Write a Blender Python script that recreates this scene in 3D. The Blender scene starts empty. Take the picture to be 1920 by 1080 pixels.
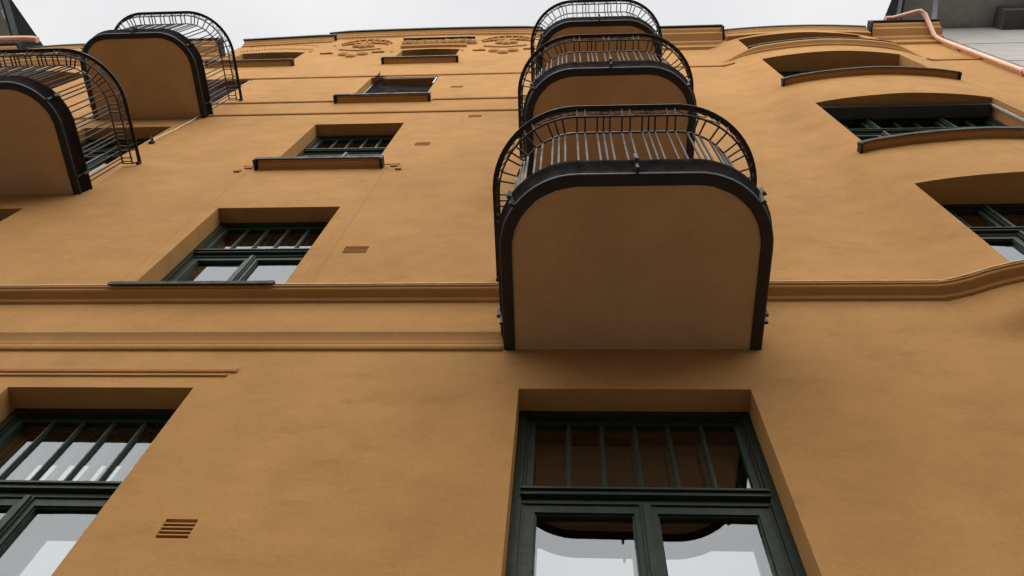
import bpy, math, random
from mathutils import Vector, Matrix
random.seed(7)
sc = bpy.context.scene
COL = sc.collection
GZ = -1.6                                   # street level (the eye of the photographer is at z = 0)

# ------------------------------------------------------------------ materials
def nt(name):
    m = bpy.data.materials.new(name); m.use_nodes = True
    t = m.node_tree; t.nodes.clear()
    out = t.nodes.new('ShaderNodeOutputMaterial')
    return m, t, out
def N(t, kind, **kw):
    n = t.nodes.new(kind)
    for k, v in kw.items():
        if k in n.inputs: n.inputs[k].default_value = v
        else: setattr(n, k, v)
    return n
def noise(t, vec, scale, detail=4, rough=.55, stretch=(1, 1, 1)):
    mp = N(t, 'ShaderNodeMapping'); mp.inputs['Scale'].default_value = stretch
    t.links.new(vec, mp.inputs['Vector'])
    n = N(t, 'ShaderNodeTexNoise', Scale=scale, Detail=detail, Roughness=rough)
    t.links.new(mp.outputs[0], n.inputs['Vector'])
    return n.outputs['Fac']
def ramp(t, fac, stops):
    r = N(t, 'ShaderNodeValToRGB'); t.links.new(fac, r.inputs[0])
    e = r.color_ramp.elements
    while len(e) < len(stops): e.new(.5)
    for k, (p, c) in enumerate(stops):
        e[k].position = p; e[k].color = (*c, 1) if len(c) == 3 else c
    return r.outputs[0]
def mixc(t, a, b, fac, mode='MIX'):
    m = N(t, 'ShaderNodeMix', data_type='RGBA', blend_type=mode)
    for s, v in ((6, a), (7, b), (0, fac)):
        if hasattr(v, 'is_linked') or hasattr(v, 'node'): t.links.new(v, m.inputs[s])
        else: m.inputs[s].default_value = (*v, 1) if isinstance(v, tuple) else v
    return m.outputs[2]
def coords(t): return N(t, 'ShaderNodeTexCoord').outputs['Object']

def plaster(name, base, amt=.12, bump=.25, trowel=True):
    m, t, out = nt(name)
    v = coords(t)
    big = noise(t, v, .55, 4, .6, (1, 1, .8))
    mid = noise(t, v, 2.2, 7, .66, (1, 1, 1.5))
    streak = noise(t, v, 4.6, 8, .66, (.7, 1, 1.5))
    fine = noise(t, v, 170, 2, .6)
    lo = tuple(c * (1 - amt) for c in base); hi = tuple(min(1, c * (1 + amt * .8)) for c in base)
    c1 = ramp(t, mid, [(.36, lo), (.5, base), (.66, hi)])
    g = ramp(t, big, [(.35, (.90, .89, .87)), (.65, (1.05, 1.05, 1.06))])
    c2 = mixc(t, c1, g, 1.0, 'MULTIPLY')
    # darker trowel marks, sparse and irregular
    msk = ramp(t, streak, [(.535, (0, 0, 0)), (.64, (1, 1, 1))])
    gate = ramp(t, noise(t, v, 1.1, 3, .5), [(.44, (0, 0, 0)), (.58, (1, 1, 1))])
    mm = mixc(t, msk, gate, 1.0, 'MULTIPLY')
    sc_ = N(t, 'ShaderNodeMath', operation='MULTIPLY'); t.links.new(mm, sc_.inputs[0]); sc_.inputs[1].default_value = .5 if trowel else 0
    c3 = mixc(t, c2, tuple(c * .74 for c in base), sc_.outputs[0])
    f = ramp(t, noise(t, v, 38, 3, .7), [(.3, (.94, .935, .93)), (.7, (1.055, 1.055, 1.06))])
    c4 = mixc(t, c3, f, 1.0, 'MULTIPLY')
    b = N(t, 'ShaderNodeBsdfPrincipled', Roughness=.93); b.inputs['Specular IOR Level'].default_value = .15
    t.links.new(c4, b.inputs['Base Color'])
    bp = N(t, 'ShaderNodeBump', Strength=bump, Distance=.004)
    add = N(t, 'ShaderNodeMath', operation='ADD')
    t.links.new(fine, add.inputs[0]); t.links.new(msk, add.inputs[1])
    t.links.new(add.outputs[0], bp.inputs['Height']); t.links.new(bp.outputs[0], b.inputs['Normal'])
    t.links.new(b.outputs[0], out.inputs[0])
    return m
def paint(name, col, rough=.4, metal=0., var=.25, spec=.5, scale=9., second=None, second_at=(.56, .68)):
    m, t, out = nt(name)
    v = coords(t)
    n1 = noise(t, v, scale, 6, .65)
    c = ramp(t, n1, [(.3, tuple(x * (1 - var) for x in col)), (.7, tuple(min(1, x * (1 + var)) for x in col))])
    if second:
        k = ramp(t, noise(t, v, scale * .6, 7, .7), [(second_at[0], (0, 0, 0)), (second_at[1], (1, 1, 1))])
        c = mixc(t, c, second, k)
    b = N(t, 'ShaderNodeBsdfPrincipled', Metallic=metal); b.inputs['Specular IOR Level'].default_value = spec
    t.links.new(c, b.inputs['Base Color'])
    r = ramp(t, noise(t, v, scale * 2.2, 4, .6), [(.3, (rough * .8,) * 3), (.7, (min(1, rough * 1.25),) * 3)])
    t.links.new(r, b.inputs['Roughness'])
    bp = N(t, 'ShaderNodeBump', Strength=.12, Distance=.002)
    t.links.new(noise(t, v, 60, 3, .6), bp.inputs['Height']); t.links.new(bp.outputs[0], b.inputs['Normal'])
    t.links.new(b.outputs[0], out.inputs[0])
    return m
def glass(name, ior, through, tint):
    m, t, out = nt(name)
    g = N(t, 'ShaderNodeBsdfGlossy', Roughness=.0); g.inputs['Color'].default_value = (*tint, 1)
    if through:
        d = N(t, 'ShaderNodeBsdfTransparent'); d.inputs['Color'].default_value = (.86, .87, .86, 1)
    else:
        d = N(t, 'ShaderNodeBsdfDiffuse'); d.inputs['Color'].default_value = (.02, .018, .016, 1)
    fr = N(t, 'ShaderNodeFresnel'); geo = N(t, 'ShaderNodeNewGeometry'); mr = N(t, 'ShaderNodeMapRange')   # a thin sheet: the same from both sides
    mr.inputs[3].default_value = ior; mr.inputs[4].default_value = 1 / ior
    t.links.new(geo.outputs['Backfacing'], mr.inputs[0]); t.links.new(mr.outputs[0], fr.inputs['IOR'])
    mx = N(t, 'ShaderNodeMixShader'); t.links.new(fr.outputs[0], mx.inputs[0])
    t.links.new(d.outputs[0], mx.inputs[1]); t.links.new(g.outputs[0], mx.inputs[2]); t.links.new(mx.outputs[0], out.inputs[0])
    return m

OCHRE = (.49, .259, .091)
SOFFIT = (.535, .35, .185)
M = dict(
    wall=plaster('ochre_plaster', OCHRE, .09),
    trim=plaster('ochre_trim', tuple(c * .97 for c in OCHRE), .06, .12, False),
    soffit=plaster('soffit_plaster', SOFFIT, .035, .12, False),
    iron=paint('black_ironwork', (.010, .009, .009), .50, 0, .3, .40, 14),
    rustiron=paint('rusty_black_steel', (.009, .006, .005),   .7, 0, .3, .03, 7, (.035, .012, .006), (.56, .70)),
    scroll=paint('highlit_black_scrollwork', (.035, .034, .034), .30, .2, .4, .7, 20),  # black iron lightened so the colour carries the lit edges of the scrolls
    bracket=paint('grey_bracket', (.10, .10, .098), .6, 0, .2, .2),
    lug=paint('galvanised_steel', (.05, .05, .052), .6, .0, .2),
    green=paint('dark_green_paint', (.019, .030, .017), .42, 0, .25, .24, 12),
    roof=paint('dark_green_sheet_metal', (.024, .028, .024), .6, 0, .25, .25, 6),
    copper=paint('new_copper', (.70, .40, .29), .52, .4, .12, .4, 5, (.62, .30, .2), (.62, .74)),
    grey=plaster('grey_render', (.42, .40, .37), .06, .15, False),
    greydark=paint('grey_boards', (.38, .37, .35), .75, 0, .15, .2, 4),
    slate=paint('slate_grey_metal', (.035, .037, .040), .5, .1, .25, .5, 5),
    pipegrey=paint('dark_grey_pipe', (.055, .062, .060), .4, .2, .2),
    cut=paint('pale_metal_edge', (.62, .60, .58), .4, .3, .15),
    film=paint('dark_plastic_film', (.010, .007, .006), .85, 0, .5, .03, 3),
    void=paint('dark_cavity', (.05, .026, .012), .9, 0, .2, .1),
    slat=paint('brown_vent_slat', (.36, .19, .08), .8, 0, .15, .2),
    flash=paint('highlit_flashing_paint', (.62, .38, .19), .55, 0, .12, .4),  # ochre metal, paler than the wall to paint in a highlight
    cable=paint('white_cable', (.72, .70, .66), .5, 0, .05),
    glass=glass('window_glass', 2.15, True, (.90, .94, .96)), inner=glass('inner_window_glass', 2.8, False, (.88, .93, .96)),
    asphalt=paint('asphalt', (.075, .073, .070), .9, 0, .25, .2, 3),
    paving=paint('granite_paving', (.26, .245, .225), .8, 0, .15, .3, 2),
    kerb=paint('granite_kerb', (.30, .29, .28), .75, 0, .15, .3, 4),
)

# ------------------------------------------------------------------ mesh builder
def world(o):
    w_ = o.matrix_basis.copy()
    return world(o.parent) @ o.matrix_parent_inverse @ w_ if o.parent else w_
class MB:
    def __init__(s): s.v = []; s.f = []; s.m = []; s.mi = 0
    def add(s, vs, fs):
        b = len(s.v); s.v += [tuple(p) for p in vs]
        for f in fs: s.f.append(tuple(b + i for i in f)); s.m.append(s.mi)
    def box(s, x0, x1, y0, y1, z0, z1):
        if x0 > x1: x0, x1 = x1, x0
        if y0 > y1: y0, y1 = y1, y0
        if z0 > z1: z0, z1 = z1, z0
        vs = [(x, y, z) for z in (z0, z1) for y in (y0, y1) for x in (x0, x1)]
        s.add(vs, [(0, 2, 3, 1), (4, 5, 7, 6), (0, 1, 5, 4), (2, 6, 7, 3), (0, 4, 6, 2), (1, 3, 7, 5)])
    def quad(s, a, b, c, d): s.add([a, b, c, d], [(0, 1, 2, 3)])
    def tube(s, pts, w, n=4, closed=False, ratio=1., up=Vector((0, 0, 1))):
        pts = [Vector(p) for p in pts]; k = len(pts); rings = []
        for i, p in enumerate(pts):
            a = pts[i - 1] if (i or closed) else pts[0]; b = pts[(i + 1) % k] if (i < k - 1 or closed) else pts[-1]
            d = (b - a).normalized()
            u = up if abs(d.dot(up)) < .95 else Vector((0, 1, 0))
            sx = d.cross(u).normalized(); sy = sx.cross(d).normalized()
            rings.append([p + sx * (w / 2 * math.cos(q)) * (1.414 if n == 4 else 1) + sy * (w / 2 * ratio * math.sin(q)) * (1.414 if n == 4 else 1)
                          for q in [(j + .5) * 2 * math.pi / n for j in range(n)]])
        vs = [q for r in rings for q in r]; fs = []
        for i in range(k - 1 + (1 if closed else 0)):
            i2 = (i + 1) % k
            for j in range(n):
                j2 = (j + 1) % n
                fs.append((i * n + j, i * n + j2, i2 * n + j2, i2 * n + j))
        if not closed: fs += [tuple(range(n - 1, -1, -1)), tuple((k - 1) * n + j for j in range(n))]
        s.add(vs, fs)
    def sweep(s, prof, path, caps=True):
        """prof: [(out, dz)]; path: [(x, y, z)] left to right along the facade; 'out' is towards the street (right-hand normal in plan)."""
        P = [Vector(p) for p in path]; k = len(P); n = len(prof); vs = []
        for i in range(k):
            d1 = (P[i] - P[i - 1]) if i else (P[1] - P[0]); d2 = (P[i + 1] - P[i]) if i < k - 1 else d1
            n1 = Vector((d1.y, -d1.x, 0)).normalized(); n2 = Vector((d2.y, -d2.x, 0)).normalized()
            nn = (n1 + n2).normalized(); c = max(.4, nn.dot(n1))
            for o, dz in prof: vs.append(P[i] + nn * (o / c) + Vector((0, 0, dz)))
        fs = []
        for i in range(k - 1):
            for j in range(n - 1):
                a = i * n + j; fs.append((a, a + n, a + n + 1, a + 1))
        if caps: fs += [tuple(range(n)), tuple((k - 1) * n + j for j in range(n - 1, -1, -1))]
        s.add(vs, fs)
    def build(s, name, mats, parent=None, smooth=False, recalc=True):
        me = bpy.data.meshes.new(name); me.from_pydata(s.v, [], s.f); me.validate()
        for m in (mats if isinstance(mats, list) else [mats]): me.materials.append(m)
        if isinstance(mats, list) and len(me.polygons) == len(s.m):
            me.polygons.foreach_set('material_index', s.m)
        import bmesh
        bm = bmesh.new(); bm.from_mesh(me); (bmesh.ops.recalc_face_normals(bm, faces=bm.faces) if recalc else None); bm.to_mesh(me); bm.free()
        if smooth or getattr(s, 'smooth', False):
            for p in me.polygons: p.use_smooth = True
        o = bpy.data.objects.new(name, me); COL.objects.link(o)
        if parent:
            o.parent = parent
            o.matrix_parent_inverse = world(parent).inverted()
        return o
def empty(name, loc):
    o = bpy.data.objects.new(name, None); COL.objects.link(o); o.location = loc; o.empty_display_size = .3
    return o
def tag(o, label=None, cat=None, group=None, kind=None):
    for k, v in (('label', label), ('category', cat), ('group', group), ('kind', kind)):
        if v: o[k] = v
    return o
def child_empty(name, parent, loc):
    o = empty(name, loc); o.parent = parent
    o.matrix_parent_inverse = world(parent).inverted()
    return o

# ------------------------------------------------------------------ the main building
B = tag(empty('apartment_building', (-2.5, 0, GZ)),
        'ochre plastered apartment building with black iron balconies and dark green windows', 'building')
XL, XR = -12.85, 7.32
MIRROR = -5.2                                # left bay = mirror of the right bay (x' = MIRROR - x)
BOW = [(2.78, 0), (2.95, .045), (3.12, .108), (3.34, .165), (3.7, .22), (4.1, .256), (4.55, .275), (5.0, .258), (5.4, .222), (5.76, .165), (6.0, .105), (6.17, .045), (6.34, 0)]
def bow1(x):
    if x <= BOW[0][0] or x >= BOW[-1][0]: return 0.
    for i in range(len(BOW) - 1):
        (a, p), (b, q) = BOW[i], BOW[i + 1]
        if a <= x <= b:
            def sl(k):
                if k <= 0: return .28
                if k >= len(BOW) - 1: return -.28
                return (BOW[k + 1][1] - BOW[k - 1][1]) / (BOW[k + 1][0] - BOW[k - 1][0])
            t = (x - a) / (b - a); h = b - a
            return (2*t**3-3*t*t+1)*p + (t**3-2*t*t+t)*h*sl(i) + (-2*t**3+3*t*t)*q + (t**3-t*t)*h*sl(i+1)
    return 0.
def bow(x): return bow1(x) + bow1(MIRROR - x)
def smooth(a, b, x):
    t = min(1, max(0, (x - a) / (b - a))); return t * t * (3 - 2 * t)
def wy(x, z): return -bow(x) * smooth(4.86, 5.16, z)

# openings: x0, x1, z0, z1, arch rise, kind
OP = []
def opening(x0, x1, z0, z1, arch=0., kind='window', depth=.17): OP.append(dict(x0=x0, x1=x1, z0=z0, z1=z1, arch=arch, kind=kind, depth=depth))
opening(-.30, 1.125, 2.25, 4.2816)                                       # middle, first floor
opening(-3.63, -2.388, 2.25, 4.2816)                                     # left column
opening(-3.56, -2.285, 5.60, 7.667)
opening(-3.50, -2.245, 9.05, 11.078)
opening(-3.415, -2.215, 12.50, 14.353, 0, 'film')
opening(-3.39, -2.175, 15.80, 17.22, .10, 'attic')
opening(-6.95, -5.69, 5.60, 7.73)                                        # far left column
opening(-6.90, -5.60, 8.50, 11.12, 0, 'door')
opening(-6.86, -5.575, 12.10, 14.45, 0, 'filmdoor')
opening(-6.82, -5.46, 15.86, 17.28, .10, 'attic')
opening(-.28, 1.15, 5.10, 7.55, 0, 'door')                               # doors onto the middle balconies
opening(-.26, 1.13, 8.50, 10.95, 0, 'door')
opening(-.24, 1.11, 11.90, 14.30, 0, 'door')
opening(-.20, 1.05, 15.80, 17.22, .10, 'attic')
for mir in (0, 1):                                                       # bays
    for (z0, z1, kd) in ((5.72, 7.667, 'bay'), (8.92, 11.078, 'baycover'), (12.40, 14.353, 'bay'), (15.16, 16.46, 'bay')):
        a, b = (3.34, 5.62) if not mir else (MIRROR - 5.62, MIRROR - 3.34)
        opening(a, b, z0, z1, 0, kd)
VENTS = [(-1.93, 3.0, .165, .135, 5), (-1.862, 6.535, .215, .15, 4), (-1.81, 9.97, .19, .15, 1), (-1.28, 11.38, .19, .13, 1), (-1.785, 13.43, .2, .14, 1)]
for (x, z, w, h, n) in VENTS: opening(x - w / 2, x + w / 2, z - h / 2, z + h / 2, 0, 'vent', .07)

def gable_top(x):
    def one(x):
        if x < -5.47: return 18.42 + (x + 7.2) / 1.73 * .36
        if x < -5.30: return 18.78 + (x + 5.47) / .17 * .50
        t = (x + 5.30) / 4.70
        return 19.28 + .17 * math.sin(math.pi * min(1, max(0, t)))
    return one(x) if x <= -.6 else one(-5.9 - x) if x < 0 else (18.78 if x < -.43 else 18.78 - (x + .43) / 2.3 * .36)
def patch(mb, X0, X1, Z0, Z1, top=None):
    ops = [o for o in OP if o['x1'] > X0 and o['x0'] < X1 and o['z1'] > Z0 and o['z0'] < Z1]
    xs = {X0, X1}; zs = {Z0, Z1}
    for o in ops:
        xs |= {o['x0'], o['x1']}; zs |= {o['z0'], o['z1']}
        if o['arch']:
            xs |= {o['x0'] + (o['x1'] - o['x0']) * k / 8 for k in range(1, 8)}
            zs.add(o['z1'] + .3)
    for a, _ in BOW: xs |= {a, MIRROR - a}
    for k in range(0, 40):
        x = 2.78 + k * .0913
        xs |= {x, MIRROR - x}
    if top:
        xs |= {-5.47, -5.30, -.6, -.43}
        xs |= {-5.3 + 4.7 * k / 14 for k in range(15)}
    for k in range(-8, 16): xs.add(k * .9 + .03)
    for z in (4.86, 4.92, 4.98, 5.04, 5.1, 5.16, 4.5, 2, 8, 12): zs.add(z)
    xs = sorted(x for x in xs if X0 <= x <= X1); zs = sorted(z for z in zs if Z0 <= z <= Z1)
    def clean(a):
        r = [a[0]]
        for q in a[1:]:
            if q - r[-1] > 1e-4: r.append(q)
        return r
    xs, zs = clean(xs), clean(zs)
    def arch(x, z):
        for o in ops:
            if o['arch'] and abs(z - o['z1']) < 1e-3 and o['x0'] < x < o['x1']:
                t = (x - o['x0']) / (o['x1'] - o['x0']); return o['arch'] * 4 * t * (1 - t)
        return 0.
    vs = []
    for z in zs:
        for x in xs:
            zz = z + arch(x, z)
            if top and z == zs[-1]: zz = top(x)
            vs.append((x, wy(x, zz), zz))
    n = len(xs); fs = []
    for j in range(len(zs) - 1):
        for i in range(n - 1):
            cx, cz = (xs[i] + xs[i + 1]) / 2, (zs[j] + zs[j + 1]) / 2
            if any(o['x0'] < cx < o['x1'] and o['z0'] < cz < o['z1'] for o in ops): continue
            fs.append((j * n + i, j * n + i + 1, (j + 1) * n + i + 1, (j + 1) * n + i))
    mb.add(vs, fs)
    return xs
wall = MB()
patch(wall, XL, XR, GZ, 15.3)
patch(wall, XL, -7.2, 15.3, 17.02)
xs_g = patch(wall, -7.2, 1.87, 15.3, 18.4, gable_top)
patch(wall, 1.87, XR, 15.3, 17.02)
for o in OP:                                # reveals
    d = o['depth']
    k = 10 if (o['arch'] or bow((o['x0'] + o['x1']) / 2)) else 1
    def yb(x): return (d if o['kind'] not in ('bay', 'baycover') else .06)
    for i in range(k):
        xa = o['x0'] + (o['x1'] - o['x0']) * i / k; xb = o['x0'] + (o['x1'] - o['x0']) * (i + 1) / k
        def zt(x):
            t = (x - o['x0']) / (o['x1'] - o['x0']); return o['z1'] + o['arch'] * 4 * t * (1 - t)
        wall.quad((xa, wy(xa, o['z1']), zt(xa)), (xb, wy(xb, o['z1']), zt(xb)), (xb, yb(xb), zt(xb)), (xa, yb(xa), zt(xa)))
        wall.quad((xa, wy(xa, o['z0']), o['z0']), (xa, yb(xa), o['z0']), (xb, yb(xb), o['z0']), (xb, wy(xb, o['z0']), o['z0']))
    for x in (o['x0'], o['x1']):
        zz = [o['z0'], o['z1']]
        wall.quad((x, wy(x, zz[0]), zz[0]), (x, yb(x), zz[0]), (x, yb(x), zz[1]), (x, wy(x, zz[1]), zz[1]))
# sides, back and gable thickness
for x in (XL, XR): wall.quad((x, 0, GZ), (x, 11, GZ), (x, 11, 17.02), (x, 0, 17.02))
wall.quad((XL, 11, GZ), (XR, 11, GZ), (XR, 11, 17.02), (XL, 11, 17.02))
for x in (-7.2, 1.87): wall.quad((x, 0, 15.3), (x, .45, 15.3), (x, .45, gable_top(x)), (x, 0, gable_top(x)))
for a, b in zip(xs_g[:-1], xs_g[1:]):
    wall.quad((a, 0, gable_top(a)), (b, 0, gable_top(b)), (b, .45, gable_top(b)), (a, .45, gable_top(a)))
    wall.quad((a, .45, 15.3), (a, .45, gable_top(a)), (b, .45, gable_top(b)), (b, .45, 15.3))
wo = wall.build('wall', M['wall'], B)
import bmesh
bm = bmesh.new(); bm.from_mesh(wo.data); bmesh.ops.remove_doubles(bm, verts=[v for v in bm.verts if v.co.z < 16 and bow(v.co.x) > 0], dist=.0005)
for f_ in bm.faces: f_.smooth = all(bow(v.co.x) > 0 or abs(v.co.y) < 1e-6 for v in f_.verts) and any(bow(v.co.x) > 0 for v in f_.verts)
bm.to_mesh(wo.data); bm.free()
wo.data.set_sharp_from_angle(angle=math.radians(25))

rf = MB()                                   # main roof behind the parapets
rf.quad((XL - .02, .3, 17.1), (XR + .02, .3, 17.1), (XR + .02, 5.5, 20.2), (XL - .02, 5.5, 20.2))
rf.quad((XL - .02, 11.1, 17.1), (XL - .02, 5.5, 20.2), (XR + .02, 5.5, 20.2), (XR + .02, 11.1, 17.1))
rf.add([(XL, .3, 17.1), (XL, 5.5, 20.2), (XL, 11.1, 17.1)], [(0, 1, 2)]); rf.add([(XR, .3, 17.1), (XR, 5.5, 20.2), (XR, 11.1, 17.1)], [(0, 1, 2)])
roof = rf.build('roof', M['roof'], B)

# ---- mouldings
def wpath(x0, x1, z, step=.12, o=0.):
    if abs(bow((x0 + x1) / 2)) < 1e-9 and not any(bow(x0 + (x1 - x0) * k / 20) for k in range(21)): xs = [x0, x1]
    else:
        n = max(2, int((x1 - x0) / step)); xs = [x0 + (x1 - x0) * k / n for k in range(n + 1)]
    return [(x, wy(x, z) - o, z) for x in xs]
def moulding(name, prof, x0, x1, z, mat='trim', parent=B):
    mb = MB(); mb.sweep(prof, wpath(x0, x1, z)); return mb.build(name, M[mat], parent)
E_ = -.012                                  # how deep mouldings are let into the wall
CORN = [(E_, -.095), (.022, -.085), (.028, -.07), (.034, -.058), (.085, -.038), (.094, -.03), (.098, -.012), (.11, -.008), (.112, .018), (.104, .024), (E_, .06)]
def cornice(x0, x1):
    moulding('cornice', CORN, x0, x1, 5.572)
def flashing(x0, x1):  # flashing strip whose pale colour stands in for the lit cornice lip
    moulding('highlit_cornice_flashing', [(.05, .050), (.114, .024), (.1175, .022), (.1175, .010), (.1125, .008)], x0, x1, 5.572, 'flash')
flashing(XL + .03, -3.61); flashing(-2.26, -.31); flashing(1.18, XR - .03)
cornice(XL + .02, -.30); cornice(1.17, XR - .02)
BAND = [(E_, -.10), (.002, -.085), (.008, -.05), (.022, -.01), (.036, .02), (.036, .045), (E_, .075)]
BEAD = [(E_, -.03), (.018, -.022), (.026, 0), (.016, .02), (E_, .03)]
for x0, x1 in ((XL + .02, -.44),):
    moulding('string_course', BAND, x0, x1, 4.935); moulding('string_course', BEAD, x0, x1, 4.775)
moulding('panel_moulding', [(E_, -.03), (.012, -.022), (.017, 0), (.010, .02), (E_, .03)], XL + .02, -2.17, 4.485); moulding('panel_moulding', [(E_, -.016), (.012, -.01), (.014, .006), (E_, .014)], XL + .02, -2.22, 4.425)
for z, x0, x1 in ((11.69, -7.5, .0), (12.49, -7.5, -3.60), (12.49, -2.05, .0), (14.45, -7.5, -.1)):
    moulding('string_course', BEAD, x0, x1, z)
moulding('string_course', BEAD, 1.5, 2.96, 14.66); moulding('string_course', BEAD, 6.24, 7.2, 14.75)
moulding('string_course', BEAD, -12.2, -11.45, 14.70)
# faint raised strips beside the windows of the left column
for x in (-3.74, -2.115):
    mb = MB(); mb.add([(x - .06, .004, 5.62), (x - .045, -.005, 5.62), (x + .045, -.005, 5.62), (x + .06, .004, 5.62), (x - .06, .004, 8.84), (x - .045, -.005, 8.84), (x + .045, -.005, 8.84), (x + .06, .004, 8.84)], [(0, 1, 5, 4), (1, 2, 6, 5), (2, 3, 7, 6)])
    mb.build('pilaster_strip', M['trim'], B)

# ---- window sills (metal nosing over a plaster ledge)
SILL = [(E_, -.104), (.022, -.100), (.026, -.086), (.082, -.074), (.092, -.062), (.106, -.056), (.106, -.028), (E_, -.028)]
def sill(x0, x1, z, parent, proj=0., k=1.):
    mb = MB(); mb.mi = 0
    mb.sweep([(o * k if o > 0 else o, dz * k) for o, dz in SILL], wpath(x0 + .03, x1 - .03, z))
    mb.mi = 1
    pth = wpath(x0, x1, z)
    mb.sweep([(E_, -.025), (.112 * k, -.028), (.112 * k, -.078), (.128 * k, -.078), (.128 * k, -.012), (.122 * k, -.008), (E_, .012)], pth)
    for sx, xx in ((-1, x0), (1, x1)):
        y = wy(xx, z)
        mb.box(xx - .012, xx + .012, y - .127 * k, y + .0, z - .12 * k, z - .004)
    return mb.build('sill', [M['trim'], M['roof']], parent)

# ---- windows
def member(mb, x0, x1, z0, z1, y, t=.05): mb.box(x0, x1, y, y + t, z0, z1)
def frame(mb, x0, x1, z0, z1, y, w, t=.05, wb=None, wt=None):
    wb = w if wb is None else wb; wt = w if wt is None else wt
    member(mb, x0, x0 + w, z0, z1, y, t); member(mb, x1 - w, x1, z0, z1, y, t)
    member(mb, x0 + w, x1 - w, z1 - wt, z1, y + .0007, t); member(mb, x0 + w, x1 - w, z0, z0 + wb, y + .0007, t)
RT = random.Random(11)
def tilt(p, k=.0028):
    # old glass: each pane sits slightly out of true and is a little wavy
    (x0, y, z0), (x1, _, z1) = p.v[0], p.v[2]; p.v = []; p.f = []; p.m = []
    a, b, c, q = (RT.uniform(-k, k) for _ in range(4)); n = 10; vs = []
    for j in range(n + 1):
        for i in range(n + 1):
            u, v = i / n - .5, j / n - .5
            vs.append((x0 + (x1 - x0) * (u + .5), y + a * u + b * v + c * .5 * math.cos(u * 3) + q * .6 * math.cos(v * 3.4 + u), z0 + (z1 - z0) * (v + .5)))
    p.add(vs, [(j * (n + 1) + i, j * (n + 1) + i + 1, (j + 1) * (n + 1) + i + 1, (j + 1) * (n + 1) + i) for j in range(n) for i in range(n)])
    p.smooth = True
    return p
def window(o, lights=5, cols=None, transom=.88, y=None):
    x0, x1, z0, z1 = o['x0'], o['x1'], o['z0'], o['z1'] + (.0 if not o['arch'] else o['arch'] * .9)
    y = o['depth'] - .005 if y is None else y
    name = 'balcony_door' if 'door' in o['kind'] else 'window'
    w = MB()
    # outer casing, stepped: flat board, raised bead, inner step
    frame(w, x0 - .01, x1 + .01, z0 - .01, z1 + .01, y, .062, .10)
    frame(w, x0 + .052, x1 - .052, z0 + .052, z1 - .052, y + .018, .016, .07)
    zt = z1 - transom                       # centre of the transom
    W = w.build(name, M['green'], B)
    tr = MB()
    member(tr, x0 + .05, x1 - .05, zt - .055, zt + .055, y + .012, .09)
    member(tr, x0 + .045, x1 - .045, zt - .012, zt + .042, y - .018, .05)
    member(tr, x0 + .045, x1 - .045, zt + .018, zt + .034, y - .032, .03)
    tr.build('transom', M['green'], W)
    ix0, ix1 = x0 + .066, x1 - .066
    cols = cols or [(0, 1)]
    yg = y + .052                           # glass line
    for ci, (ca, cb) in enumerate(cols):
        a = ix0 + (ix1 - ix0) * ca; b = ix0 + (ix1 - ix0) * cb
        if ci:
            mu = MB(); member(mu, a - .035, a + .035, z0 + .05, z1 - .05, y + .004, .09); member(mu, a - .016, a + .016, z0 + .05, z1 - .05, y - .014, .03)
            mu.build('mullion', M['green'], W)
        a += .04 if ci else 0; b -= .04 if ci < len(cols) - 1 else 0
        # transom light with glazing bars
        s = MB(); frame(s, a, b, zt + .055, z1 - .062, y + .030, .042, .045)
        g0, g1 = a + .042, b - .042
        nl = max(1, round(lights * (cb - ca)))
        for q in range(1, nl):
            xx = g0 + (g1 - g0) * q / nl
            member(s, xx - .014, xx + .014, zt + .09, z1 - .10, y + .038, .022); member(s, xx - .006, xx + .006, zt + .09, z1 - .10, y + .030, .02)
        s.build('transom_sash', M['green'], W)
        p = MB(); p.quad((g0 - .01, yg, zt + .09), (g1 + .01, yg, zt + .09), (g1 + .01, yg, z1 - .1), (g0 - .01, yg, z1 - .1)); tilt(p).build('pane', M['glass'], W, recalc=False)
        # casements
        pair = (b - a) > .85
        parts = [(a, (a + b) / 2), ((a + b) / 2, b)] if pair else [(a, b)]
        for pi, (c, d) in enumerate(parts):
            s = MB(); frame(s, c + .002, d - .002, z0 + .055, zt - .055, y + .022, .058, .05, wb=.075)
            frame(s, c + .058, d - .058, z0 + .128, zt - .111, y + .034, .012, .034)
            s.build('casement_sash', M['green'], W)
            p = MB(); p.quad((c + .06, yg + .002, z0 + .12), (d - .06, yg + .002, z0 + .12), (d - .06, yg + .002, zt - .105), (c + .06, yg + .002, zt - .105)); tilt(p).build('pane', M['glass'], W, recalc=False)
        if pair:
            s = MB(); cx = (a + b) / 2
            member(s, cx - .030, cx + .030, z0 + .055, zt - .057, y + .010, .03); member(s, cx - .015, cx + .015, z0 + .055, zt - .057, y - .004, .03)
            s.build('meeting_stile', M['green'], W)
    # inner window, 0.11 m further in
    yi = y + .130
    s = MB(); frame(s, x0 - .02, x1 + .02, z0 - .02, z1 + .02, yi, .082, .03)
    member(s, x0, x1, zt - .075, zt + .075, yi + .001, .03)
    for ca, cb in cols:
        a = ix0 + (ix1 - ix0) * ca; b = ix0 + (ix1 - ix0) * cb
        if ca > 0: member(s, a - .05, a + .05, z0, z1, yi + .002, .03)
        if (b - a) > .85: member(s, (a + b) / 2 - .065, (a + b) / 2 + .065, z0, zt, yi + .002, .03)
        nl = max(1, round(lights * (cb - ca))); g0, g1 = a + .042, b - .042
        for q in range(1, nl):
            xx = g0 + (g1 - g0) * q / nl; member(s, xx - .022, xx + .022, zt, z1, yi + .003, .03)
    # dark box between the two windows
    for xx in (x0 - .01, x1 + .01): s.quad((xx, y + .05, z0), (xx, yi + .03, z0), (xx, yi + .03, z1), (xx, y + .05, z1))
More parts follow.
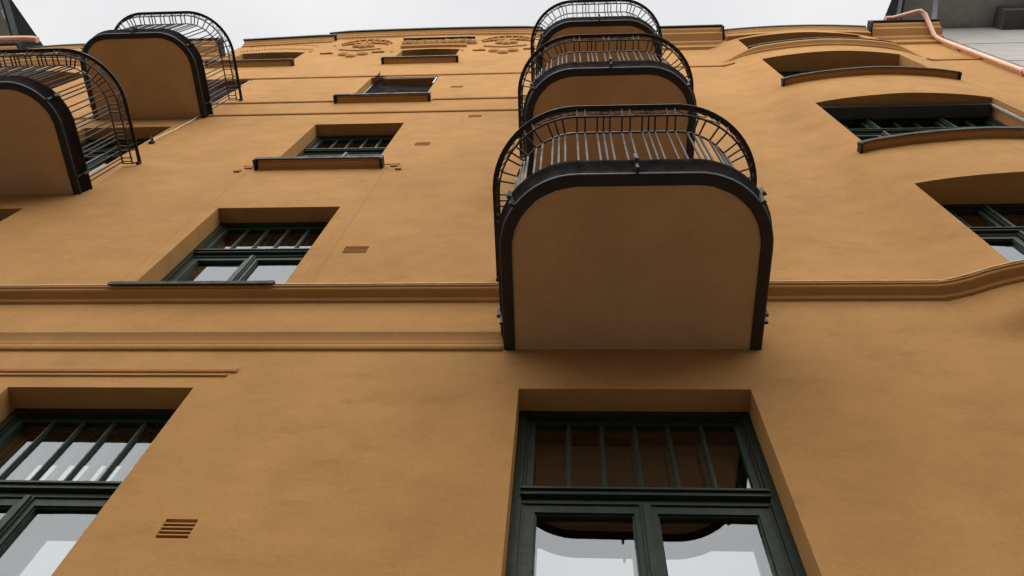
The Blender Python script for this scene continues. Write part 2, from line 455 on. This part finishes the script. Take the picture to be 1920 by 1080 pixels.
    s.quad((x0, y + .05, z1 + .01), (x1, y + .05, z1 + .01), (x1, yi + .03, z1 + .01), (x0, yi + .03, z1 + .01))
    s.quad((x0, y + .05, z0 - .01), (x1, y + .05, z0 - .01), (x1, yi + .03, z0 - .01), (x0, yi + .03, z0 - .01))
    s.build('inner_sash', M['green'], W)
    p = MB(); p.quad((x0 - .02, yi + .02, z0), (x1 + .02, yi + .02, z0), (x1 + .02, yi + .02, z1), (x0 - .02, yi + .02, z1)); tilt(p, .002).build('inner_pane', M['inner'], W, recalc=False)
    return W
WIN = {}
for o in OP:
    k = o['kind']
    if k == 'vent': continue
    wdt = o['x1'] - o['x0']
    if k in ('bay', 'baycover'):
        h = o['z1'] - o['z0']
        W = window(o, 7, [(0, .28), (.28, .72), (.72, 1)], .72 if h > 1.2 else .40, y=.05 if k == 'bay' else .05)
    elif k == 'attic': W = window(o, 5, None, .45)
    elif 'door' in k: W = window(o, 5, None, .72)
    else: W = window(o, 6 if o['x0'] > -1 else 5, None, .80)
    WIN[(round(o['x0'], 2), round(o['z0'], 2))] = W
def W_(x, z): return min(WIN.items(), key=lambda kv: abs(kv[0][0] - x) + abs(kv[0][1] - z))[1]
mb = MB(); mb.sweep([(E_, .065), (.124, .032), (.124, -.012), (.136, -.012), (.136, .036), (E_, .078)], [(-3.60, 0, 5.572), (-2.27, 0, 5.572)]); mb.build('sill', M['roof'], W_(-3.56, 5.6))
mb = MB(); mb.sweep([(E_, .065), (.124, .032), (.124, -.012), (.136, -.012), (.136, .036), (E_, .078)], [(-7.0, 0, 5.572), (-5.66, 0, 5.572)]); mb.build('sill', M['roof'], W_(-6.95, 5.6))
sill(-3.62, -2.12, 9.06, W_(-3.5, 9.05)); sill(-3.56, -2.08, 12.48, W_(-3.41, 12.5)); sill(-3.49, -2.04, 15.76, W_(-3.39, 15.8))
sill(-3.72, -2.30, 2.24, W_(-3.63, 2.25)); sill(-.40, 1.22, 2.24, W_(-.3, 2.25))
sill(-6.97, -5.25, 15.80, W_(-6.82, 15.86)); sill(-.3, 1.15, 15.76, W_(-.2, 15.8))
for mir in (0, 1):
    for z in (8.90, 12.38, 15.13):
        a, b = (3.21, 5.72) if z < 15 else (3.27, 5.72)
        if mir: a, b = MIRROR - b, MIRROR - a
        sill(a, b, z, W_(3.34 if not mir else MIRROR - 5.62, z), 0, .86)
# pale cover strips round the second bay window
for mir in (0, 1):
    a, b = (3.36, 5.60) if not mir else (MIRROR - 5.60, MIRROR - 3.36)
    mb = MB(); y = -.115
    mb.box(a, b, y - .012, y + .012, 11.02, 11.05); mb.box(a, b, y - .012, y + .012, 10.965, 10.985); mb.box(a, b, y + .004, y + .16, 10.985, 11.045)
    mb.build('cover_strip', M['pipegrey'], W_(a, 8.92))
    mb = MB()
    for x in (a + .012, b - .012): mb.box(x - .012, x + .012, y - .012, y + .012, 8.95, 11.0)
    mb.build('cover_strip', M['cut'], W_(a, 8.92))

# ---- vents
for (x, z, w, h, n) in VENTS:
    mb = MB(); mb.quad((x - w/2 - .005, .062, z - h/2 - .005), (x + w/2 + .005, .062, z - h/2 - .005), (x + w/2 + .005, .062, z + h/2 + .005), (x - w/2 - .005, .062, z + h/2 + .005))
    v = mb.build('air_vent', M['void'], B)
    mb = MB(); n = 5
    for q in range(1, n):
        zz = z - h / 2 + h * q / n
        mb.add([(x - w/2 - .002, .002, zz - .005), (x + w/2 + .002, .002, zz - .005), (x + w/2 + .002, .05, zz + .012), (x - w/2 - .002, .05, zz + .012),
                (x - w/2 - .002, .002, zz + .004), (x + w/2 + .002, .002, zz + .004), (x + w/2 + .002, .05, zz + .021), (x - w/2 - .002, .05, zz + .021)],
               [(0, 1, 2, 3), (4, 7, 6, 5), (0, 4, 5, 1), (3, 2, 6, 7), (0, 3, 7, 4), (1, 5, 6, 2)])
    mb.build('slat', M['slat'] if False else M['trim'], v)

# ---- hood over the third-floor bay windows
for mir in (0, 1):
    a, b = (2.80, 6.28)
    xs = [a + (b - a) * k / 40 for k in range(41)]
    if mir: xs = sorted(MIRROR - x for x in xs)
    mb = MB()
    def grow(x):
        xr = x if not mir else MIRROR - x
        return min(1, (xr - a) / .55 + .02, (b - xr) / .55 + .02)
    prof = [(E_, -.12), (.03, -.10), (.035, -.07), (.09, -.03), (.095, .0), (.10, .018), (E_, .03)]
    k = len(xs); n = len(prof); vs = []; fs = []
    for x in xs:
        g = grow(x); y = wy(x, 15)
        for o_, dz in prof: vs.append((x, y - (o_ * g if o_ > 0 else o_), 15.0 + dz * (.35 + .65 * g)))
    for i in range(k - 1):
        for j in range(n - 1):
            q = i * n + j; fs.append((q, q + n, q + n + 1, q + 1))
    fs += [tuple(range(n)), tuple((k - 1) * n + j for j in range(n - 1, -1, -1))]
    mb.add(vs, fs); mb.build('window_hood', M['trim'], B)

# ---- eaves: projecting cornice blocks, bay cornices, gable cornices, each with its metal edge
BLOCK = [(E_, -.60), (.05, -.57), (.06, -.40), (.11, -.36), (.12, -.28), (.25, -.20), (.26, -.12), (.31, -.08), (.33, -.02), (.34, .04), (E_, .05)]
def eaves_block(x0, x1, ends=(1, 1)):
    mb = MB(); mb.sweep(BLOCK, [(x0, 0, 17.0), (x1, 0, 17.0)]); e = mb.build('eaves_cornice', M['trim'], B)
    mb = MB()
    mb.box(x0 - .015, x1 + .015, -.375, .3, 17.045, 17.075); mb.box(x0 - .015, x1 + .015, -.375, -.345, 16.985, 17.045)
    for f, x, s in ((ends[0], x0, -1), (ends[1], x1, 1)):
        if f: mb.box(x + s * .002, x + s * .03, -.373, -.02, 16.80, 17.044)
    mb.build('metal_edge', M['roof'], e)
eaves_block(1.90, 3.10, (0, 1)); eaves_block(5.98, XR - .03, (1, 0))
eaves_block(-8.55, -7.12, (0, 1)); eaves_block(XL + .03, -11.42, (0, 1))
for mir in (0, 1):
    a, b = (3.15, 5.90) if not mir else (-11.38, -8.60)
    xs = [a + (b - a) * k / 24 for k in range(25)]
    def yb(x): return -.225 - .05 * (1 - ((x - (a + b) / 2) / ((b - a) / 2)) ** 2)
    mb = MB(); mb.sweep([(-.3, -.40), (.012, -.38), (.02, -.22), (.04, -.19), (.04, -.13), (.065, -.10), (.065, -.05), (-.3, -.03)], [(x, yb(x) + .03, 17.0) for x in xs])
    e = mb.build('eaves_cornice', M['trim'], B)
    mb = MB(); mb.sweep([(-.5, -.028), (.06, -.048), (.075, -.048), (.08, .03), (-.5, .05)], [(x, yb(x) + .02, 17.0) for x in xs])
    mb.build('metal_edge', M['roof'], e)
def gable_cornice(x0, x1, n=12, drop=0., cap=99.):
    gable_top = lambda x: min(cap, globals()['gable_top'](x))
    xs = [x0 + (x1 - x0) * k / n for k in range(n + 1)]
    p = [(x, 0, gable_top(x) - drop) for x in xs]
    mb = MB(); mb.sweep([(E_, -.30), (.03, -.28), (.035, -.20), (.06, -.17), (.065, -.10), (.10, -.06), (.11, -.012), (E_, -.01)], p)
    e = mb.build('gable_cornice', M['trim'], B)
    p2 = [(x0 - .04, 0, gable_top(x0) - drop)] + p[1:-1] + [(x1 + .04, 0, gable_top(x1) - drop)]
    mb = MB(); mb.sweep([(-.48, .012), (.112, -.006), (.112, -.06), (.137, -.06), (.137, .06), (-.48, .09)], p2)
    mb.build('metal_edge', M['roof'], e)
gable_cornice(-7.15, -5.22, 6, 0, 18.79); gable_cornice(-5.36, -.54, 14); gable_cornice(-.66, 1.83, 6, 0, 18.79)

# ---- plaster ornament under the gable
def relief(mb, pts, w, d=.03): mb.tube([(x, -d * .6, z) for x, z in pts], w * .75, 4)
def fan(cx, cz):
    mb = MB()
    R = .56
    arc = [(cx + R * math.cos(t), cz + .35 + .62 * math.sin(t)) for t in [math.pi * (.06 + .88 * k / 16) for k in range(17)]]
    relief(mb, arc, .045)
    low = [(cx + .50 * math.cos(t), cz + .30 + .22 * math.sin(t)) for t in [math.pi * (.0 + 1.0 * k / 12) for k in range(13)]]
    relief(mb, low, .04)
    for k in range(1, 9):
        t = math.pi * k / 9
        relief(mb, [(cx + .34 * math.cos(t), cz + .36 + .22 * math.sin(t)), (cx + .50 * math.cos(t), cz + .36 + .60 * math.sin(t))], .03)
    sw = [(cx - .45 + .9 * k / 10, cz - .35 + .12 * abs(k - 5) / 5 - .06 * math.sin(k / 10 * math.pi)) for k in range(11)]
    relief(mb, sw, .03)
    for (dx, dz, r) in ((0, .22, .13), (-.15, .12, .10), (.15, .12, .10), (0, .02, .09), (-.19, -.84, .13), (.19, -.84, .13), (0, -1.05, .12)):
        vs = []; fs = []; n = 12                # rounded bosses
        for ri, (rr, dd) in enumerate(((1, .0), (.9, .035), (.6, .06), (.2, .07))):
            for q in range(n): vs.append((cx + dx + r * rr * math.cos(q * 6.2832 / n), -dd + .003, cz + dz + r * rr * math.sin(q * 6.2832 / n)))
        for ri in range(3):
            for q in range(n): fs.append((ri * n + q, ri * n + (q + 1) % n, (ri + 1) * n + (q + 1) % n, (ri + 1) * n + q))
        fs.append(tuple(3 * n + q for q in range(n)))
        mb.add(vs, fs)
    mb.build('plaster_ornament', M['trim'], B)
fan(-4.33, 17.65); fan(-1.24, 17.65)
def boss_row(pts, r, name='bead_row'):
    mb = MB()
    for x, z in pts: mb.add([(x - r, .002, z), (x, .002, z - r), (x + r, .002, z), (x, .002, z + r), (x, -.035, z)], [(0, 1, 4), (1, 2, 4), (2, 3, 4), (3, 0, 4)])
    mb.build(name, M['trim'], B)
boss_row([(-6.94 + 1.56 * k / 27, 17.52 + .22 * math.sin(math.pi * k / 27)) for k in range(28)], .025)
boss_row([(-6.9 + 1.5 * k / 23, 18.02 + .22 * math.sin(math.pi * k / 23)) for k in range(24)], .022)
boss_row([(-5.02 + 1.35 * k / 22, 18.86 + .15 * k / 22) for k in range(23)], .022)
boss_row([(-2.0 + 1.3 * k / 22, 19.01 - .15 * k / 22) for k in range(23)], .022)
for x, z in ((-4.93, 16.98), (-3.85, 17.0), (-1.75, 16.93), (-.72, 16.95)):
    mb = MB(); mb.box(x - .13, x + .13, -.03, .01, z - .02, z + .03); mb.box(x - .02, x + .06, -.035, .01, z + .031, z + .12); mb.build('plaster_ornament', M['trim'], B)
for x, z in ((-5.35, 17.25), (-3.57, 17.02), (-2.1, 17.0), (-5.02, 18.0)):
    boss_row([(x, z)], .05, 'plaster_ornament')
# ledge and garland over the attic window
mb = MB(); mb.mi = 0; mb.sweep([(E_, -.10), (.06, -.08), (.08, -.03), (E_, -.02)], [(-3.48, 0, 18.2), (-1.99, 0, 18.2)])
mb.mi = 1; mb.sweep([(E_, -.018), (.085, -.02), (.085, -.07), (.11, -.07), (.11, .0), (E_, .04)], [(-3.52, 0, 18.2), (-1.95, 0, 18.2)])
mb.build('garland_ledge', [M['trim'], M['roof']], B)
mb = MB()
for k in range(26):
    x = -3.46 + 1.5 * k / 25; r = random.uniform(.05, .10); z = 17.92 + random.uniform(-.08, .06); n = 8; vs = []; fs = []
    for rr, dd in ((1, .0), (.85, .05), (.4, .09)):
        for q in range(n): vs.append((x + r * rr * math.cos(q * 6.2832 / n) * random.uniform(.8, 1.2), -dd, z + r * 1.3 * rr * math.sin(q * 6.2832 / n)))
    for ri in range(2):
        for q in range(n): fs.append((ri * n + q, ri * n + (q + 1) % n, (ri + 1) * n + (q + 1) % n, (ri + 1) * n + q))
    fs.append(tuple(2 * n + q for q in range(n))); mb.add(vs, fs)
mb.build('garland', M['trim'], B)
mb = MB(); mb.sweep([(E_, -.06), (.05, -.04), (.07, .02), (E_, .05)], [(-3.46 + 1.40 * k / 10, 0, 17.48 + .05 * math.sin(math.pi * k / 10)) for k in range(11)]); mb.build('window_hood', M['trim'], B)
# small reliefs beside the sill of the third-floor window
for s, xc in ((-1, -3.72), (1, -2.02)):
    mb = MB(); mb.box(xc - .09, xc + .09, -.010, .01, 9.10, 9.115); mb.box(xc - .03 + s * .02, xc + .06 + s * .02, -.018, .01, 9.01, 9.05)
    mb.box(xc + s * .10 - .035, xc + s * .10 + .035, -.022, .01, 8.88, 8.94); mb.build('plaster_ornament', M['trim'], B)

# ------------------------------------------------------------------ balconies
def outline(h, d, r, n=14):
    """plan of the balcony edge from the wall (left) round to the wall (right); returns points and outward normals"""
    pts = [((-h, 0), (-1, 0)), ((-h, -(d - r) * .5), (-1, 0))]
    for k in range(n + 1):
        t = math.pi + math.pi / 2 * k / n
        pts.append(((-(h - r) + r * math.cos(t), -(d - r) + r * math.sin(t)), (math.cos(t), math.sin(t))))
    for k in range(n + 1):
        t = 1.5 * math.pi + math.pi / 2 * k / n
        pts.append((((h - r) + r * math.cos(t), -(d - r) + r * math.sin(t)), (math.cos(t), math.sin(t))))
    pts += [((h, -(d - r) * .5), (1, 0)), ((h, 0), (1, 0))]
    return pts
H, D_, R_ = .782, 1.15, .42
def lookup(h, d, r):
    pts = outline(h, d, r, 24); L = [0.]
    for i in range(1, len(pts)): L.append(L[-1] + math.dist(pts[i][0], pts[i - 1][0]))
    mid = L[-1] / 2
    def at(s):                               # s measured from the middle of the front
        s = min(max(s + mid, 0), L[-1])
        for i in range(1, len(L)):
            if s <= L[i]:
                t = (s - L[i - 1]) / (L[i] - L[i - 1]) if L[i] > L[i - 1] else 0
                p, q = pts[i - 1], pts[i]
                return (p[0][0] * (1 - t) + q[0][0] * t, p[0][1] * (1 - t) + q[0][1] * t), ((p[1][0] * (1 - t) + q[1][0] * t), (p[1][1] * (1 - t) + q[1][1] * t))
        return pts[-1]
    return at, mid
def make_balcony():
    root = child_empty('balcony', B, (0, 0, 0))
    Z0 = 0.
    # slab with plastered underside
    base = outline(H, D_, R_)
    mb = MB()
    loop = [(p[0], p[1] + (.03 if p[1] == 0 else 0)) for p, _ in base]
    n = len(loop)
    mb.add([(x, y, 0) for x, y in loop] + [(x, y, .17) for x, y in loop], [tuple(range(n))] + [tuple(range(2 * n - 1, n - 1, -1))])
    mb.build('slab', M['soffit'], root)
    # steel rim: flat flange below, rounded lip, leaning fascia
    prof = [(0, .02), (0, -.012), (.062, -.012), (.072, -.009), (.078, -.002), (.080, .012), (.072, .030), (.078, .07), (.092, .125), (.104, .155), (.108, .165), (.108, .192), (.09, .2), (0, .2)]
    mb = MB(); vs = []; fs = []; k = len(prof)
    rj = random.Random(3)
    for i, (p, q) in enumerate(base):
        for j, (o_, dz) in enumerate(prof):
            e = rj.uniform(-.0025, .0025) if j in (0, 1) and 1 < i < n - 2 else 0
            vs.append((p[0] + q[0] * (o_ + e), p[1] + q[1] * (o_ + e) + (.02 if p[1] == 0 else 0), dz))
    for i in range(n - 1):
        for j in range(k - 1):
            a = i * k + j; fs.append((a, a + k, a + k + 1, a + 1))
    mb.add(vs, fs); mb.m = [0 if (q % (k - 1)) < 5 else 1 for q in range(len(fs))]
    ri = mb.build('rim', [M['iron'], M['rustiron']], root)
    for p_ in ri.data.polygons: p_.use_smooth = True
    try: ri.data.set_sharp_from_angle(angle=math.radians(38))
    except Exception: pass
    at, half = lookup(H + .038, D_ + .058, R_ + .05)
    def P(s, o_, z):
        p, q = at(s); ln = math.hypot(*q) or 1
        return (p[0] + q[0] / ln * o_, p[1] + q[1] / ln * o_, z)
    ZL, ZT, OM, OT = 1.035, 1.135, .118, .150
    rail = MB(); ss = [-half + .03 + (2 * half - .06) * k / 90 for k in range(91)]
    rail.tube([P(s, 0, .27) for s in ss], .012, ratio=1.2)
    rail.tube([P(s, 0, ZL) for s in ss], .013, ratio=1.3)
    rail.tube([P(s, OM, ZL) for s in ss], .013, ratio=1.3)
    mod = .322; kmax = int(half / mod) + 1
    for k in range(-kmax, kmax + 1):
        c = k * mod
        for ds, tall in ((-.029, 1), (.029, 1), (.161 - .0455, 0), (.161, 0), (.161 + .0455, 0)):
            s = c + ds
            if abs(s) > half - .035: continue
            rail.tube([P(s, 0, .20), P(s, 0, ZL + .003)], .0125)
            rail.tube([P(s, 0, ZL + .003), P(s, OM, ZL + .003)], .0115)
            if tall: rail.tube([P(s, OM, ZL), P(s, OT, ZT)], .012)
    for s in (-half + .03, half - .03):
        rail.tube([P(s, OM, ZL), P(s, OT + .02, ZT)], .014); rail.tube([P(s, 0, ZL), P(s, OM, ZL)], .012)
    rail.build('railing', M['iron'], root)
    # scrolls between the pairs of bars
    def S(s, t): return P(s, OM + (OT - OM) * t, ZL + (ZT - ZL) * t)
    for k in range(-kmax, kmax):
        c = k * mod + .161
        if abs(c) > half - .10: continue
        mb = MB()
        sp = []
        for q in range(46):
            th = q / 45 * 2 * math.pi * 1.75; rr = 1 - .80 * q / 45
            sp.append(S(c + .085 * rr * math.cos(th), .50 + .40 * rr * math.sin(th)))
        mb.tube(sp, .0065)
        for sg in (-1, 1):
            tl = []
            for q in range(12):
                t = q / 11
                tl.append(S(c + sg * (.045 + .085 * t), .08 + (.25 * math.sin(t * math.pi * .5) if sg > 0 else .75 * t ** 2)))
            mb.tube(tl, .0065)
        mb.tube([S(c + .13 - .02 * q / 6, .33 + .3 * q / 6) for q in range(7)], .007)
        mb.build('scroll', M['scroll'], root)
    hr = MB(); s2 = [-half + .0 + (2 * half) * k / 96 for k in range(97)]
    hr.tube([P(s, OT + .004, ZT + .004) for s in s2], .042, ratio=.28)
    for s in (-half, half):                  # feet against the wall
        p = P(s, OT + .004, ZT - .03); hr.box(p[0] - .02, p[0] + .02, p[1] - .03, p[1] + .02, p[2] - .025, p[2] + .03)
    hr.build('handrail', M['iron'], root)
    # bolted lugs on the rim
    for s in (0., .80, -.80, half - .2, -half + .2):
        p, q = at(s); ln = math.hypot(*q); q = (q[0] / ln, q[1] / ln); tx, ty = -q[1], q[0]
        mb = MB()
        def lug(o0, o1, w, z0, z1):
            vs = []
            for z in (z0, z1):
                for o_ in (o0, o1):
                    for ww in (-w / 2, w / 2): vs.append((p[0] + q[0] * o_ + tx * ww, p[1] + q[1] * o_ + ty * ww, z))
            mb.add(vs, [(0, 2, 3, 1), (4, 5, 7, 6), (0, 1, 5, 4), (2, 6, 7, 3), (0, 4, 6, 2), (1, 3, 7, 5)])
        mb.mi = 1; lug(.028, .062, .018, -.005, .20); mb.mi = 0; lug(.063, .088, .024, .10, .195)
        mb.build('lug', [M['lug'], M['iron']], root)
    return root
proto = make_balcony()
def dup(o, parent):
    c = o.copy(); COL.objects.link(c); c.parent = parent; c.matrix_parent_inverse = o.matrix_parent_inverse.copy()
    for ch in list(o.children): dup(ch, c)
    return c
spots = [(.435, 4.772), (.452, 8.185), (.47, 11.585), (-6.165, 8.172), (-6.15, 11.60)]
for i, (x, z) in enumerate(spots):
    b_ = proto if i == 0 else dup(proto, B)
    b_.location = (x, 0, z)
bal_labels = ['large black iron balcony above the lower middle window', None, None, None, None]

# ------------------------------------------------------------------ copper downpipes and gutters
dp = MB()
dp.tube([(6.30, -.40, 17.09), (6.45, -.40, 17.10), (6.88, -.50, 17.14), (6.96, -.52, 17.13), (7.02, -.47, 17.04), (7.09, -.13, 16.62), (7.12, -.085, 16.5), (7.14, -.07, 16.2), (7.17, -.07, 8), (7.17, -.07, GZ + .3)], .088, 12)
dpo = dp.build('copper_downpipe', M['copper'], B)
for p_ in dpo.data.polygons: p_.use_smooth = len(p_.vertices) == 4
for z in (15.6, 13.3, 10, 6):
    mb = MB(); mb.tube([(7.15, -.07, z), (7.15, -.07, z + .05)], .105, 12); mb.box(7.12, 7.18, -.02, .02, z, z + .05); mb.build('collar', M['copper'], dpo)
gt = MB(); gt.tube([(XL, -.47, 17.10), (-11.4, -.45, 17.12), (-11.22, -.44, 17.12), (-11.12, -.42, 17.10)], .12, 12)
g_ = gt.build('copper_gutter', M['copper'], B)
for p_ in g_.data.polygons: p_.use_smooth = len(p_.vertices) == 4

# ------------------------------------------------------------------ loose things on the facade
def film(x0, x1, z0, z1, label, seed):
    r = random.Random(seed)
    t = empty('plastic_sheet', ((x0 + x1) / 2, .05, z0))
    tag(t, label, 'plastic sheet')
    mb = MB(); n = 24; rows = 8; vs = []; fs = []
    for j in range(rows + 1):
        for i in range(n + 1):
            u, v = i / n, j / rows
            zt = z1 - .10 * math.sin(math.pi * min(1, u * 1.02)) - .02 * math.sin(9 * u) + (.42 * max(0, 1 - abs(u - .10) / .07) ** 1.5)
            x = x0 + (x1 - x0) * u + .01 * math.sin(7 * v + seed)
            y = .115 + .02 * math.sin(5 * u + 3 * v + seed) * math.sin(math.pi * u) - (.135 * max(0, 1 - abs(u - .10) / .09) * smooth(.8, 1, v))
            vs.append((x, y, z0 + (zt - z0) * v))
    for j in range(rows):
        for i in range(n): a = j * (n + 1) + i; fs.append((a, a + 1, a + n + 2, a + n + 1))
    mb.add(vs, fs); mb.build('sheet', M['film'], t)
    if seed == 1:
        mb = MB(); mb.add([(x0 + .02, -.006, z1 + .06), (x0 + .24, -.006, z1 + .05), (x0 + .12, -.025, z1 + .10), (x0 + .085, -.045, z1 + .40), (x0 + .06, -.02, z1 + .12)], [(0, 1, 2, 4), (4, 2, 3)]); mb.build('flap', M['film'], t)
    mb = MB(); mb.box(x0 + .005, x0 + .020, .10, .112, z0, z1 - .01); mb.box(x1 - .018, x1 - .004, .0, .012, z1 - .5, z1 - .01); mb.box(x0 + .21, x1 - .02, .012, .03, z1 + .025, z1 + .045)
    mb.build('tape', M['cut'], t)
film(-3.40, -2.23, 12.52, 14.30, 'torn dark plastic sheet taped over the open window in the middle-left column, with pointed corner', 1)
film(-6.84, -5.60, 12.2, 14.40, 'dark plastic sheet behind the railing of the upper left balcony', 5)
mb = MB(); pts = [(-5.47, -.02, 10.28), (-5.47, -.035, 10.34), (-5.42, -.03, 10.8), (-5.40, -.025, 11.35), (-5.43, -.03, 11.8), (-5.47, -.03, 12.05), (-5.5, -.03, 12.3)]
mb.tube(pts, .014, 6); cb = tag(empty('wall_cable', (-5.45, 0, 10.28)), 'thin white cable hanging on the wall below the upper left balcony', 'cable')
mb.build('cord', M['cable'], cb)
mb = MB(); mb.tube([(-5.47, .02, 10.24), (-5.47, -.06, 10.25), (-5.50, -.075, 10.29), (-5.52, -.05, 10.32)], .03, 6); mb.box(-5.50, -5.44, -.03, .01, 10.19, 10.25); mb.build('hook', M['iron'], cb)

# ------------------------------------------------------------------ neighbours
def neighbour(name, label, x0, x1, xe, side):
    t = tag(empty(name, ((x0 + x1) / 2, .1, GZ)), label, 'building')
    mb = MB(); mb.box(x0, x1, .10, 11, GZ, 19.0)
    for z in (4.2, 8.1, 12.0, 15.6): pass
    mb.build('wall', M['grey'], t)
    mb = MB()                                # eaves: soffit boards, stepped
    mb.box(xe[0], xe[1], -.66, .11, 18.99, 19.05); mb.box(xe[0], xe[1], -.86, -.655, 18.93, 19.06); mb.box(xe[0], xe[1], -1.3, -.855, 18.98, 19.07)
    mb.build('eaves', M['greydark'], t)
    mb = MB(); s = side
    xv = xe[0] if s > 0 else xe[1]
    mb.add([(xv, -1.35, 19.0), (xv, .6, 19.0), (xv, .6, 19.22), (xv, -1.35, 19.22), (xv - s * .05, -1.35, 19.0), (xv - s * .05, .6, 19.0), (xv - s * .05, .6, 19.22), (xv - s * .05, -1.35, 19.22)],
           [(0, 1, 2, 3), (4, 7, 6, 5), (0, 4, 5, 1), (1, 5, 6, 2), (2, 6, 7, 3), (3, 7, 4, 0)])
    mb.build('verge', M['slate'], t)
    mb = MB(); mb.quad((xe[0], -1.34, 19.21), (xe[1], -1.34, 19.21), (xe[1], 5.5, 23.5), (xe[0], 5.5, 23.5)); mb.build('roof', M['slate'], t)
    return t
nr = neighbour('grey_building', 'grey rendered building with dark eaves at the right edge', 7.36, 22, (7.36, 22), 1)
mb = MB(); mb.tube([(7.95, -1.2, 18.9), (7.72, -.5, 18.3), (7.48, -.02, 17.6), (7.44, .03, 17.3), (7.44, .03, GZ + .3)], .12, 12); q = mb.build('downpipe', M['pipegrey'], nr)
for p_ in q.data.polygons: p_.use_smooth = len(p_.vertices) == 4
mb = MB(); mb.box(9.3, 9.9, -.30, .10, 18.55, 18.98); mb.box(9.9, 12, -.2, .1, 18.3, 18.97); mb.build('eaves_bracket', M['bracket'], nr)
mb = MB()
for z in (13.2, 15.1, 16.9): mb.box(7.6, 22, .092, .11, z, z + .015)
mb.build('render_joint', M['greydark'], nr)
nl = neighbour('grey_roofed_building', 'slate roofed building with overhanging dark verge at the left edge', -26, XL - .10, (-26, -12.98), -1)

# ------------------------------------------------------------------ street
g = MB(); g.quad((-150, -150, GZ - .12), (150, -150, GZ - .12), (150, 150, GZ - .12), (-150, 150, GZ - .12)); tag(g.build('ground', M['asphalt']), kind='structure')
g = MB(); g.box(-60, 60, -3.6, 0.0, GZ - .11, GZ); tag(g.build('pavement', M['paving']), kind='structure')
g = MB(); g.box(-60, 60, -3.78, -3.603, GZ - .115, GZ - .003); tag(g.build('kerb', M['kerb']), kind='structure')

# unseen house added so its roof line takes low sky from the lower storeys
ob = tag(empty('unseen_street_house', (0, -15, GZ)), 'unseen pale plastered house added across the street to block low sky', 'building')
mb = MB(); mb.box(-45, 45, -26, -15, GZ, 9.6); mb.build('wall', M['grey'], ob)
mb = MB(); mb.box(-45.2, 45.2, -26.3, -14.6, 9.603, 9.9); mb.add([(-45.2, -26.3, 9.9), (45.2, -26.3, 9.9), (45.2, -14.6, 9.9), (-45.2, -14.6, 9.9), (-45.2, -20.4, 12.4), (45.2, -20.4, 12.4)], [(3, 2, 5, 4), (0, 4, 5, 1), (0, 3, 4), (1, 5, 2)]); mb.build('roof', M['slate'], ob)
for z in (-.6, 2.8, 6.2):
    for k in range(-8, 9):
        mb = MB(); mb.box(k * 2.6 - .55, k * 2.6 + .55, -15, -14.95, z, z + 1.9); fw = mb.build('window', M['green'], ob)
        mb = MB(); mb.box(k * 2.6 - .45, k * 2.6 - .04, -14.952, -14.94, z + .1, z + 1.8); mb.box(k * 2.6 + .04, k * 2.6 + .45, -14.952, -14.94, z + .1, z + 1.8); mb.build('pane', M['inner'], fw)

# ------------------------------------------------------------------ sky and sun (overcast, with a bright band added on the unseen street side)
EL, AZ = math.radians(44), math.radians(198)
EL = math.radians(62)
sdir = Vector((math.sin(AZ) * math.cos(EL), math.cos(AZ) * math.cos(EL), math.sin(EL)))
w = bpy.data.worlds.new('World'); sc.world = w; w.use_nodes = True
t = w.node_tree; t.nodes.clear()
out = t.nodes.new('ShaderNodeOutputWorld'); bg = t.nodes.new('ShaderNodeBackground'); bg.inputs['Strength'].default_value = .12
sky = t.nodes.new('ShaderNodeTexSky'); sky.sky_type = 'NISHITA'; sky.sun_disc = False; sky.sun_elevation = EL; sky.sun_rotation = AZ
tc = t.nodes.new('ShaderNodeTexCoord')
hs = t.nodes.new('ShaderNodeHueSaturation'); hs.inputs['Saturation'].default_value = .10
t.links.new(sky.outputs[0], hs.inputs['Color'])
cl = noise(t, tc.outputs['Generated'], 2.2, 5, .55)
cloud = ramp(t, cl, [(.3, (6.3, 6.38, 6.55)), (.7, (8.0, 8.0, 8.0))])
mx = mixc(t, hs.outputs[0], cloud, .94)
sx = N(t, 'ShaderNodeSeparateXYZ'); t.links.new(tc.outputs['Generated'], sx.inputs[0])
glow = N(t, 'ShaderNodeMapRange', interpolation_type='SMOOTHSTEP'); t.links.new(sx.outputs['Y'], glow.inputs[0])
for k, v in ((1, -.04), (2, -.62), (3, 0.), (4, 1.)): glow.inputs[k].default_value = v
gl = mixc(t, (0., 0., 0.), (13.8, 13.7, 13.6), glow.outputs[0])
sm = mixc(t, mx, gl, 1.0, 'ADD')
t.links.new(sm, bg.inputs['Color']); t.links.new(bg.outputs[0], out.inputs[0])
sl = bpy.data.lights.new('sun', 'SUN'); sl.energy = .5; sl.angle = math.radians(14); sl.color = (1, .96, .90)
so = bpy.data.objects.new('sun', sl); COL.objects.link(so)
so.rotation_euler = (-sdir).to_track_quat('-Z', 'Y').to_euler()

# ------------------------------------------------------------------ camera
R = [[0.9977563, 0.03347301, 0.05798217], [-0.0050941, 0.90149015, -0.43276965], [-0.06675645, 0.43150327, 0.89963798]]
cam = bpy.data.cameras.new('camera'); co = bpy.data.objects.new('camera', cam); COL.objects.link(co)
r, d, f = (Vector(q) for q in R)
m = Matrix((( r.x, -d.x, -f.x, 0), (r.y, -d.y, -f.y, -2.75), (r.z, -d.z, -f.z, 0), (0, 0, 0, 1)))
co.matrix_world = m
cam.sensor_width = 36; cam.lens = 28.5007; cam.clip_start = .05; cam.clip_end = 600
sc.camera = co
vs = sc.view_settings; vs.view_transform = 'Standard'; vs.look = 'None'; vs.exposure = 0; vs.gamma = 1
sc.cycles.max_bounces = 8
